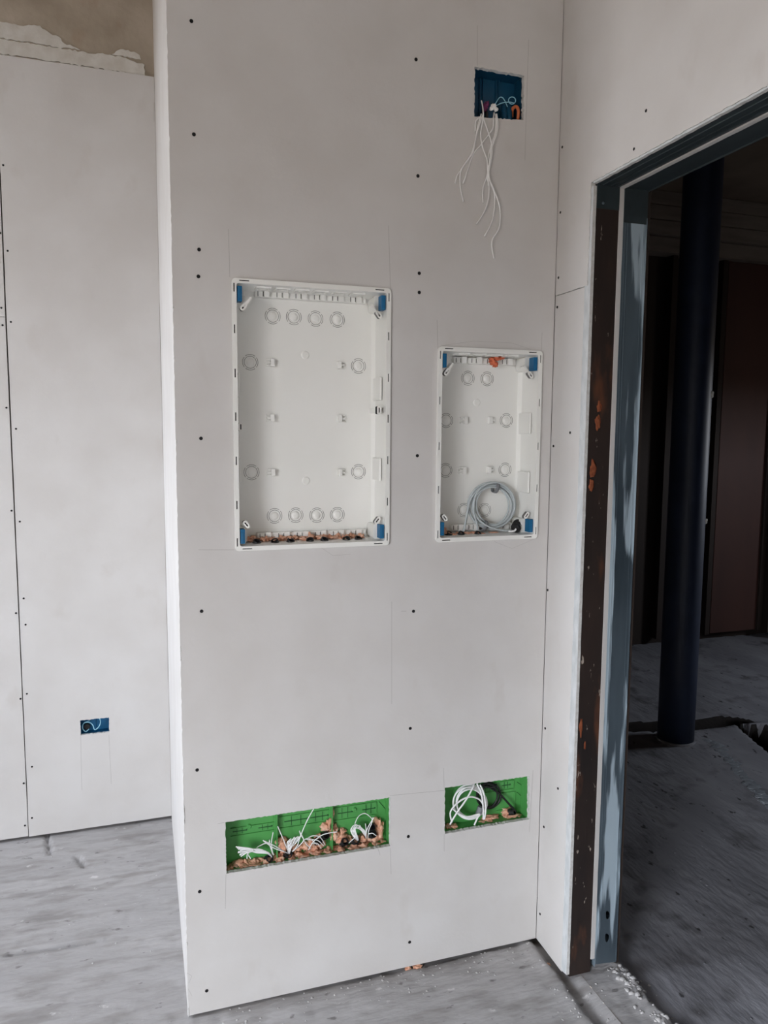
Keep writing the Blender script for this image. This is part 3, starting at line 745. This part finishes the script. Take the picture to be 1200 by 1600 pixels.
# ------------------------------------------------------------------ green multi-gang boxes
DG = .052
def green_box(key, label, gangs, x1b, detail):
    x0, x1, z0, z1 = R_[key]; x0 -= .004; x1 = x1b; z0 -= .006; z1 += .006
    t = thing('flush_mounting_box', label, 'electrical box', ((x0+x1)/2, .013, z0))
    bm = bmesh.new(); th = .002
    box(bm, x0, x1, DG, DG+th, z0, z1); box(bm, x0-th, x0, .0135, DG+th, z0, z1); box(bm, x1, x1+th, .0135, DG+th, z0, z1)
    box(bm, x0, x1, .0135, DG+th, z1, z1+th); box(bm, x0, x1, .0135, DG+th, z0-th, z0)
    obj('shell', bm, GREEN, t, bevel=.0005)
    for px in gangs:
        xx = Wp(px, 1300, DG-.01).x
        bm = bmesh.new(); box(bm, xx-.0015, xx+.0015, DG-.020, DG, z0, z1); box(bm, xx-.004, xx+.004, DG-.006, DG, z0, z1)
        obj('divider', bm, GREEN, t, bevel=.0004)
    for d_ in detail:
        bm = bmesh.new()
        if d_[0] == 'panel':       # raised panel frame with slots painted as shade-dark strips
            _, a_, b_, marks = d_
            (xa, za), (xb, zb2) = W2(*a_, DG), W2(*b_, DG)
            zt_, zl_ = max(za, zb2), min(za, zb2)
            box(bm, xa, xb, DG-.0035, DG, zt_-.0014, zt_); box(bm, xa, xb, DG-.0035, DG, zl_, zl_+.0014); box(bm, xb-.0014, xb, DG-.0035, DG, zl_, zt_)
            box(bm, xa, xb, DG-.0008, DG-.0001, zt_-.0030, zt_-.0014, 1)
            zm = (zt_+zl_)/2; 
            for f0, f1 in marks: box(bm, xa+(xb-xa)*f0, xa+(xb-xa)*f1, DG-.0012, DG-.0001, zm-.0011, zm+.0011, 1)
            for f0, f1 in marks:
                for g in (.3, .7):
                    xx = xa+(xb-xa)*(f0+(f1-f0)*g); box(bm, xx-.0007, xx+.0007, DG-.0012, DG-.0001, zl_+.004, zt_-.004, 1)
                blob(bm, (xa+(xb-xa)*f1, DG, zm), (.0028, .0012, .0028), 3, .05, 2, 1)
            obj('slotted_panel', bm, [GREEN, GREEND], t)
        elif d_[0] == 'boss':
            c = Wp(*d_[1], DG); tube(bm, [(c.x, DG, c.z), (c.x, DG-.002, c.z), (c.x, DG-.004, c.z)], lambda s_: .0075-.003*s_, 16)
            obj('screw_boss', bm, GREEN, t)
        elif d_[0] == 'diag':
            a_, b_ = Wp(*d_[1], DG-.0008), Wp(*d_[2], DG-.0008); tube(bm, [a_, (a_+b_)/2, b_], .0009, 6)
            obj('moulded_line', bm, GREEND, t)
    recentre(t); return t
gbig = green_box('g1', 'long green three-gang mounting box low on the wall, stuffed with foam and white wires', (432, 518), .5500,
    [('panel', (360,1294), (430,1296), [(.05,.35),(.62,.92)]), ('panel', (436,1276), (516,1282), [(.1,.55),(.6,.95)]), ('panel', (522,1262), (588,1272), [(.08,.42),(.66,.96)]),
     ('boss', (389,1291)), ('boss', (554,1265)), ('diag', (592,1252), (602,1264))])
gsmall = green_box('g2', 'shorter green mounting box low on the wall at right, with a coil of white wire', (), .9750,
    [('panel', (748,1226), (802,1232), [(.1,.4),(.66,.9)]), ('boss', (712,1236)), ('diag', (808,1222), (821,1231)), ('diag', (808,1238), (820,1249)), ('panel', (776,1240), (804,1262), [])])
foam(gbig, 'salmon sealing foam',
    [(360+i*9.5, 1356-i*1.55, .030+.012*(i % 2), .011, .008+.004*((i*3) % 2)) for i in range(26)] +
    [(372+i*14, 1349-i*2.0, .045, .014, .012) for i in range(17)] + [(445+i*11, 1326-i*1.7, .047, .012, .011) for i in range(6)] + [(535+i*10, 1311-i*1.2, .047, .012, .009) for i in range(6)] +
    [(440,1315,.047,.012,.020),(452,1318,.047,.014,.012),(515,1285,.047,.007,.022),(520,1300,.044,.015,.018),(508,1290,.048,.013,.012),(528,1305,.046,.016,.014),(535,1298,.048,.010,.014),(500,1305,.047,.014,.009),(487,1314,.048,.012,.009),(592,1286,.047,.008,.018),(595,1298,.045,.008,.018),(584,1306,.044,.010,.009),(518,1270,.048,.005,.010)], 100)
foam(gsmall, 'salmon sealing foam', [(700,1293,.040,.012,.009),(708,1290,.036,.011,.008)], 200)
foam(gsmall, 'salmon sealing foam', [(750,1288,.040,.012,.007),(762,1280,.042,.016,.012),(770,1274,.046,.012,.009),(756,1284,.044,.014,.009)], 205)
foam(gsmall, 'salmon sealing foam', [(792,1266,.046,.014,.009),(802,1272,.040,.015,.009),(812,1274,.040,.013,.007),(792,1275,.042,.012,.006)], 210)
spots = [(422,1341,'left of the first divider'), (452,1334,'just right of the first divider'), (499,1313,'left of the second divider, lower'), (510,1305,'left of the second divider, upper'),
         (540,1315,'just right of the second divider'), (557,1313,'in the middle of the third gang'), (584,1303,'near its right end, lower'), (582,1292,'near its right end, upper')]
for px, py, lb in spots: conduit(px, py, .026, 'black conduit mouth in long green box, '+lb, r=.0095, tilt=(.2, -.8, .55), group='conduits in the long green box', L=.025)

def bundle(label, wires, r=.0013, m=WIREW, name='wire_bundle'):
    c = Wp(*wires[0][0])
    t = thing(name, label, 'wires', c)
    for wv in wires:
        bm = bmesh.new(); tube(bm, [Wp(*p) for p in wv], r, 6); obj('wire', bm, m, t, smooth=True)
    recentre(t); return t
rnd = random.Random(4)
w1 = []
for i in range(11):
    k = i/10; ex, ey = 369+8*k+rnd.uniform(-2,4), 1323+19*k*1.0
    if i > 8: ex, ey = 386+6*(i-9), 1342
    w1.append([(426,1340,.035), (418,1334-3*rnd.random(),.022), (402,1328+rnd.uniform(-2,5),.016+.008*rnd.random()), (388,1325+8*k,.012+.01*rnd.random()), (ex, ey, .014)])
w1 += [[(426,1338,.035),(420,1318,.03),(405,1322,.028),(395,1330,.02),(376,1334,.018)], [(427,1336,.035),(424,1318,.028),(427,1300,.03)], [(428,1336,.035),(422,1322,.03),(421,1312,.03)]]
bundle('white wires fanning left in the first gang of the long green box', w1, .0014)
w2 = []
for i in range(9):
    k = i/8; w2.append([(452,1336,.038), (450+4*rnd.random(),1328,.025), (449+14*k+rnd.uniform(-1,1),1318-5*rnd.random(),.018+.01*rnd.random()), (455+14*k,1311-4*k+rnd.uniform(-2,2),.024)])
w2 += [[(450,1334,.036),(440,1328,.014),(426,1320,.008),(411,1313,.004)], [(452,1334,.036),(442,1330,.012),(428,1325,.008),(412,1314,.004)], [(450,1330,.03),(445,1317,.02),(439,1303,.018),(434,1291,.018)],
       [(455,1332,.034),(464,1322,.02),(470,1305,.014),(480,1282,.010),(491,1262,.012)], [(458,1330,.034),(474,1314,.018),(470,1305,.016),(468,1298,.016)]]
bundle('white wires sprouting around the first divider, one long end rising to the box top', w2, .0014)
w3 = [[(486,1326,.03),(478,1318,.016),(472,1306,.014),(468,1299,.014)], [(482,1328,.028),(490,1315,.012),(505,1304,.008),(527,1299.5,.004)], [(496,1320,.03),(483,1310,.018),(474,1313,.018)],
      [(506,1322,.03),(496,1313,.016),(480,1312,.018)], [(508,1320,.03),(500,1308,.02),(488,1306,.02),(478,1312,.022)], [(502,1326,.03),(496,1318,.02),(487,1318,.02)]]
bundle('few white wires curving up left of the second divider in the long green box', w3, .0013)
w4 = []
for i in range(8):
    k = i/7; w4.append([(560,1314,.036), (553+6*k,1308,.02), (548+7*k,1298+rnd.uniform(-3,3),.016), (556+6*k,1290+rnd.uniform(-2,4),.02), (566+4*rnd.random(),1298+3*k,.022), (572+rnd.uniform(-2,2),1306,.026)])
w4 += [[(572,1310,.036),(573,1298,.02),(578,1287,.014),(584,1278,.010)], [(575,1310,.036),(576,1298,.02),(580,1288,.014),(583,1277,.012)], [(571,1308,.036),(572,1296,.02),(571,1287,.016)],
       [(553,1308,.03),(554,1290,.03),(560,1276,.034),(570,1271,.034),(580,1278,.03),(582,1284,.03)], [(545,1317,.012),(552,1311,.016),(558,1306,.02)], [(588,1306,.014),(582,1302,.014),(576,1303,.02)]]
bundle('tangle of thin white wires in the third gang, looping up at its right', w4, .0012)
# coils in the shorter green box
c = Wp(733, 1256, .03); t = thing('wire_coil', 'coil of white wire tied with grey tape in the shorter green box', 'cable', c)
bm = bmesh.new()
for i, (dx, dy, ax, ay, d_) in enumerate([(0,0,25,27,.03),(2,1,23,25,.026),(-2,1,24,24,.022),(1,3,21,23,.020),(3,2,24,22,.03)]):
    tube(bm, ell(734+dx, 1253+dy, ax, ay, d_, wob=.004)[:-1], .0024, 8, closed=True, sub=2)
for p in [[(703,1288,.012),(715,1268,.006),(728,1250,.004),(738,1232,.010),(741,1224,.02)], [(706,1284,.012),(704,1268,.01),(718,1252,.006),(735,1245,.006),(750,1250,.014),(757,1262,.02)],
          [(741,1289,.004),(746,1278,.006),(749,1272,.01),(730,1276,.012),(715,1270,.014),(708,1264,.016)], [(750,1226,.02),(756,1240,.014),(759,1262,.012),(757,1280,.014)], [(745,1224,.02),(752,1240,.014),(755,1262,.012),(755,1280,.016)]]:
    tube(bm, [Wp(*q_) for q_ in p], .0024, 8)
obj('wire', bm, WIREW, t)
bm = bmesh.new(); q = Wp(749, 1267, .02); tube(bm, [q+Vector((.004, 0, .012)), q, q+Vector((-.004, 0, -.010))], .0085, 10); o = obj('tie_wrap', bm, TIE, t); o['label'] = 'grey tie'
recentre(t)
c = Wp(766, 1240, .04); t = thing('cable_coil', 'loose black cable coil behind the white coil in the shorter green box', 'cable', c)
bm = bmesh.new()
for dx, r_, d_ in ((0,17,.044),(3,15,.040),(-3,16,.036)): tube(bm, ell(764+dx, 1243, r_, r_+3, d_)[:-1], .0030, 8, closed=True, sub=2)
tube(bm, [Wp(*q_) for q_ in [(762,1228,.044),(780,1240,.036),(795,1256,.030),(806,1268,.028)]], .0032, 8)
tube(bm, [Wp(*q_) for q_ in [(750,1226,.04),(766,1230,.034),(776,1226,.04)]], .0032, 8)
obj('cable', bm, BLACK, t)
recentre(t)
conduit(804, 1268, .026, 'black conduit mouth at the right of the shorter green box', r=.009, tilt=(.5, -.6, .3), L=.02)

# ------------------------------------------------------------------ blue boxes
def blue_box(d0, quad, depth, label, m, ribs):
    xs_ = [q_[0] for q_ in quad]; zs_ = [q_[1] for q_ in quad]
    x0, x1, z0, z1 = min(xs_)-.003, max(xs_)+.003, min(zs_)-.003, max(zs_)+.004
    t = thing('flush_mounting_box', label, 'electrical box', ((x0+x1)/2, d0, z0))
    bm = bmesh.new(); th = .002; y0 = d0+.013; y1 = d0+depth
    box(bm, x0, x1, y1, y1+th, z0, z1); box(bm, x0-th, x0, y0, y1+th, z0, z1); box(bm, x1, x1+th, y0, y1+th, z0, z1)
    box(bm, x0, x1, y0, y1+th, z1, z1+th); box(bm, x0, x1, y0, y1+th, z0-th, z0)
    obj('shell', bm, m, t, bevel=.0005)
    for f_ in ribs:
        bm = bmesh.new(); xx = x0+(x1-x0)*f_; box(bm, xx-.001, xx+.001, y1-.006, y1, z0, z1); obj('rib', bm, m, t)
    recentre(t); return t
blue_box(0, bl, .062, 'dark blue mounting box high on the wall with white wires spilling out', TEAL, (.3, .36, .62, .68))
blue_box(D, hb, .050, 'small blue socket box low on the far left wall', BLUE, (.5,))
bundle('thin pale blue wire curled inside the small blue socket box', [[(140,1126,D+.03),(131,1130,D+.02),(129,1138,D+.02),(134,1143,D+.02),(139,1139,D+.02)], [(131,1129,D+.03),(140,1129,D+.014),(145,1133,D+.008),(148,1140,D+.006),(154,1136,D+.006),(157,1128,D+.01),(155,1121,D+.016)]], .0018, WIREB, 'wire_loop')
for nm, px, py, lb in (('conduit', 136, 1136, 'dark conduit mouth at the left inside the small blue socket box'),): 
    q = Wp(px, py, D+.03); bm = bmesh.new(); tube(bm, [q+Vector((0, .016, 0)), q+Vector((0, .008, 0)), q], .011, 14); tag(obj(nm, bm, BLACK, smooth=False), lb, 'conduit')
# inside the high blue box
for px, lb in ((787,'left'), (795,'right')):
    a_, b_ = Wp(px, 166, .045), Wp(px+1, 192, .030); bm = bmesh.new(); tube(bm, [a_, a_.lerp(b_, .3), a_.lerp(b_, .6), b_], .0075, 14); tag(obj('conduit', bm, TEAL), 'teal conduit stub in the high blue box, %s one of the pair' % lb, 'conduit')
bm = bmesh.new(); tube(bm, [Wp(*p) for p in [(800,183,.05),(801,170,.036),(807,167,.026),(810,174,.020),(809,188,.022)]], .0042, 10)
tag(obj('conduit', bm, ORANGE), 'bent orange conduit stub at the right of the high blue box', 'conduit')
bm = bmesh.new()
for i, (px, py, s) in enumerate([(758,168,.010),(761,163,.007),(756,172,.006)]): blob(bm, Wp(px, py, .035), (s*.7, .006, s), 40+i, .6, 3)
tag(obj('wire_connector', bm, PINK), 'small purple wire connector between the white wires in the high blue box', 'connector')
bm = bmesh.new(); tube(bm, [Wp(760,176,.02), Wp(760,183,.012), Wp(759,189,.006)], .0048, 10); tag(obj('conduit', bm, BLACK), 'dark conduit end under the purple connector in the high blue box', 'conduit')
t = bundle('bunch of long white wires knotted and hanging from the right of the high blue box', [
    [(772,176,.01),(771,184,-.002),(770,200,-.008),(762,212,-.006),(750,228,-.004),(740,240,-.002),(732,262,-.003),(723.5,314-27,-.004)][:8],
    [(775,178,.0),(776,190,-.006),(775,205,-.01),(768,225,-.006),(763,245,-.004),(762,262,-.004)],
    [(774,178,.004),(775,195,-.006),(772,215,-.008),(766,232,-.006),(767,250,-.006),(763,270,-.005),(757,285,-.004),(754,302,-.004),(755,317,-.004)],
    [(776,178,.0),(777,192,-.008),(774,208,-.010),(767,235,-.010),(766,255,-.010),(761,275,-.008),(764,290,-.008),(763,310,-.008),(757,330,-.006),(744,350,-.004)],
    [(776,180,.002),(778,196,-.006),(775,212,-.012),(768,232,-.012),(764,262,-.012),(765,280,-.012),(772,297,-.010),(781,325,-.010),(780,355,-.008),(769,375,-.006),(769,390,-.006),(772,404,-.005)]], .0018)
bm = bmesh.new()
kk = t.location
for i, (px, py, s) in enumerate([(771,166,.0075),(775,171,.006),(768,170,.005)]): blob(bm, Wp(px, py, .008)-kk, (s, .006, s*.9), 80+i, .35, 3)
obj('knot', bm, WIREW, t)
for wv in ([(773,164,.012),(780,153,.014),(785,152.5,.016),(789,158,.016),(793,167,.02)], [(774,166,.010),(784,161,.012),(796,159.5,.014),(803,161,.016)], ell(800, 157, 5.5, 5.5, .018, ph=-1.2)):
    bm = bmesh.new(); tube(bm, [(p if isinstance(p, Vector) else Wp(*p))-kk for p in wv], .0012, 6); o = obj('wire', bm, WIREB, t); o['label'] = 'pale blue wire end'
bundle('thin white wires hanging from the left of the high blue box', [
    [(750,183,-.001),(743,190,-.002),(743,205,-.003)], [(752,178,.004),(750,186,-.004),(746,200,-.004),(742,222,-.004),(735,243,-.004),(722,262,-.003),(714,275,-.003),(711,287,-.003)],
    [(755,178,.002),(751,190,-.005),(744,212,-.006),(739,238,-.006),(730,250,-.004),(720,268,-.004),(719,290,-.003),(724,315,-.003)],
    [(752,157,.02),(754,166,.01),(755,176,.0),(755,183,-.004),(754,192,-.005),(751,210,-.006),(754,230,-.008),(761,250,-.008),(762,268,-.008),(766,285,-.006),(772,300,-.006),(773,320,-.005),(769,345,-.005),(757,369,-.004)],
    [(754,180,.0),(758,192,-.008),(764,210,-.010),(768,225,-.012),(768,245,-.012),(763,262,-.010),(763,290,-.008)]], .0018)

# ------------------------------------------------------------------ debris
bm = bmesh.new(); rn = random.Random(11)
def crumb(p, s): blob(bm, p, (s, s*.8, s*.6), rn.random()*50, .6, 1)
for _ in range(34): q = Fp(rn.uniform(5,285), rn.uniform(1310,1598)); crumb((q.x, q.y, h_main(q.x, q.y)), rn.choice((.0015,.002,.003,.004)))
for _ in range(110): x_ = rn.uniform(.05, .98); y_ = rn.uniform(-.10, -.0); crumb((x_, y_, h_main(x_, y_)), rn.choice((.002,.003,.004)))
for _ in range(230): y_ = -.17-.8*rn.random()**1.6; x_ = 1.178+rn.gauss(0, .020); crumb((x_, y_, h_other(x_, y_)), rn.choice((.003,.004,.006,.009)))
for _ in range(40): q = Fp(rn.uniform(860,960), rn.uniform(1510,1600)); crumb((q.x, q.y, (h_main if q.x < 1.06 else h_other)(q.x, q.y)), rn.choice((.002,.003,.004)))
o = obj('plaster_crumbs', bm, mat('plaster_crumb', (188,186,185), .95)); tag(o, 'pale plaster crumbs scattered over the concrete floor', 'debris'); o['kind'] = 'stuff'
bm = bmesh.new()
for _ in range(50): q = Fp(rn.uniform(1040,1200), rn.uniform(1180,1598)); crumb((q.x, q.y, h_other(q.x, q.y)), rn.choice((.002,.003,.005)))
o = obj('floor_grit', bm, mat('dark_grit', (135,135,140), .95)); tag(o, 'dark grit scattered on the floor of the unlit room', 'debris'); o['kind'] = 'stuff'
bm = bmesh.new(); sa, sb = Fp(1113,1148), Fp(1212,1255)
for i in range(46):
    k_ = i/45; x_, y_ = sa.x+(sb.x-sa.x)*k_+rn.gauss(0, .008), sa.y+(sb.y-sa.y)*k_+rn.gauss(0, .008)
    blob(bm, (x_, y_, h_other(x_, y_)), (rn.uniform(.020, .030), rn.uniform(.014, .026), .0022), i, .35, 3)
o = obj('plaster_streak', bm, mat('pale_streak', (150,156,162), .95, c2=(128,132,138), scale=40)); tag(o, 'pale plaster streak on the dark floor beside the blue column', 'debris'); o['kind'] = 'stuff'
lumps = [((652,1507),.012,'salmon foam crumb sticking out under the centre wall, right one'), ((637,1510),.009,'salmon foam crumb sticking out under the centre wall, left one'), ((857,1498),.007,'small orange foam crumb in the groove beside the right wall')]
for (px, py), s, lb in lumps:
    q = Fp(px, py, 0); bm = bmesh.new(); blob(bm, (q.x, q.y+.0, h_main(q.x, q.y)+s*.3), (s, s*.7, s*.6), px, .5, 3); tag(obj('foam_crumb', bm, FOAM), lb, 'debris')
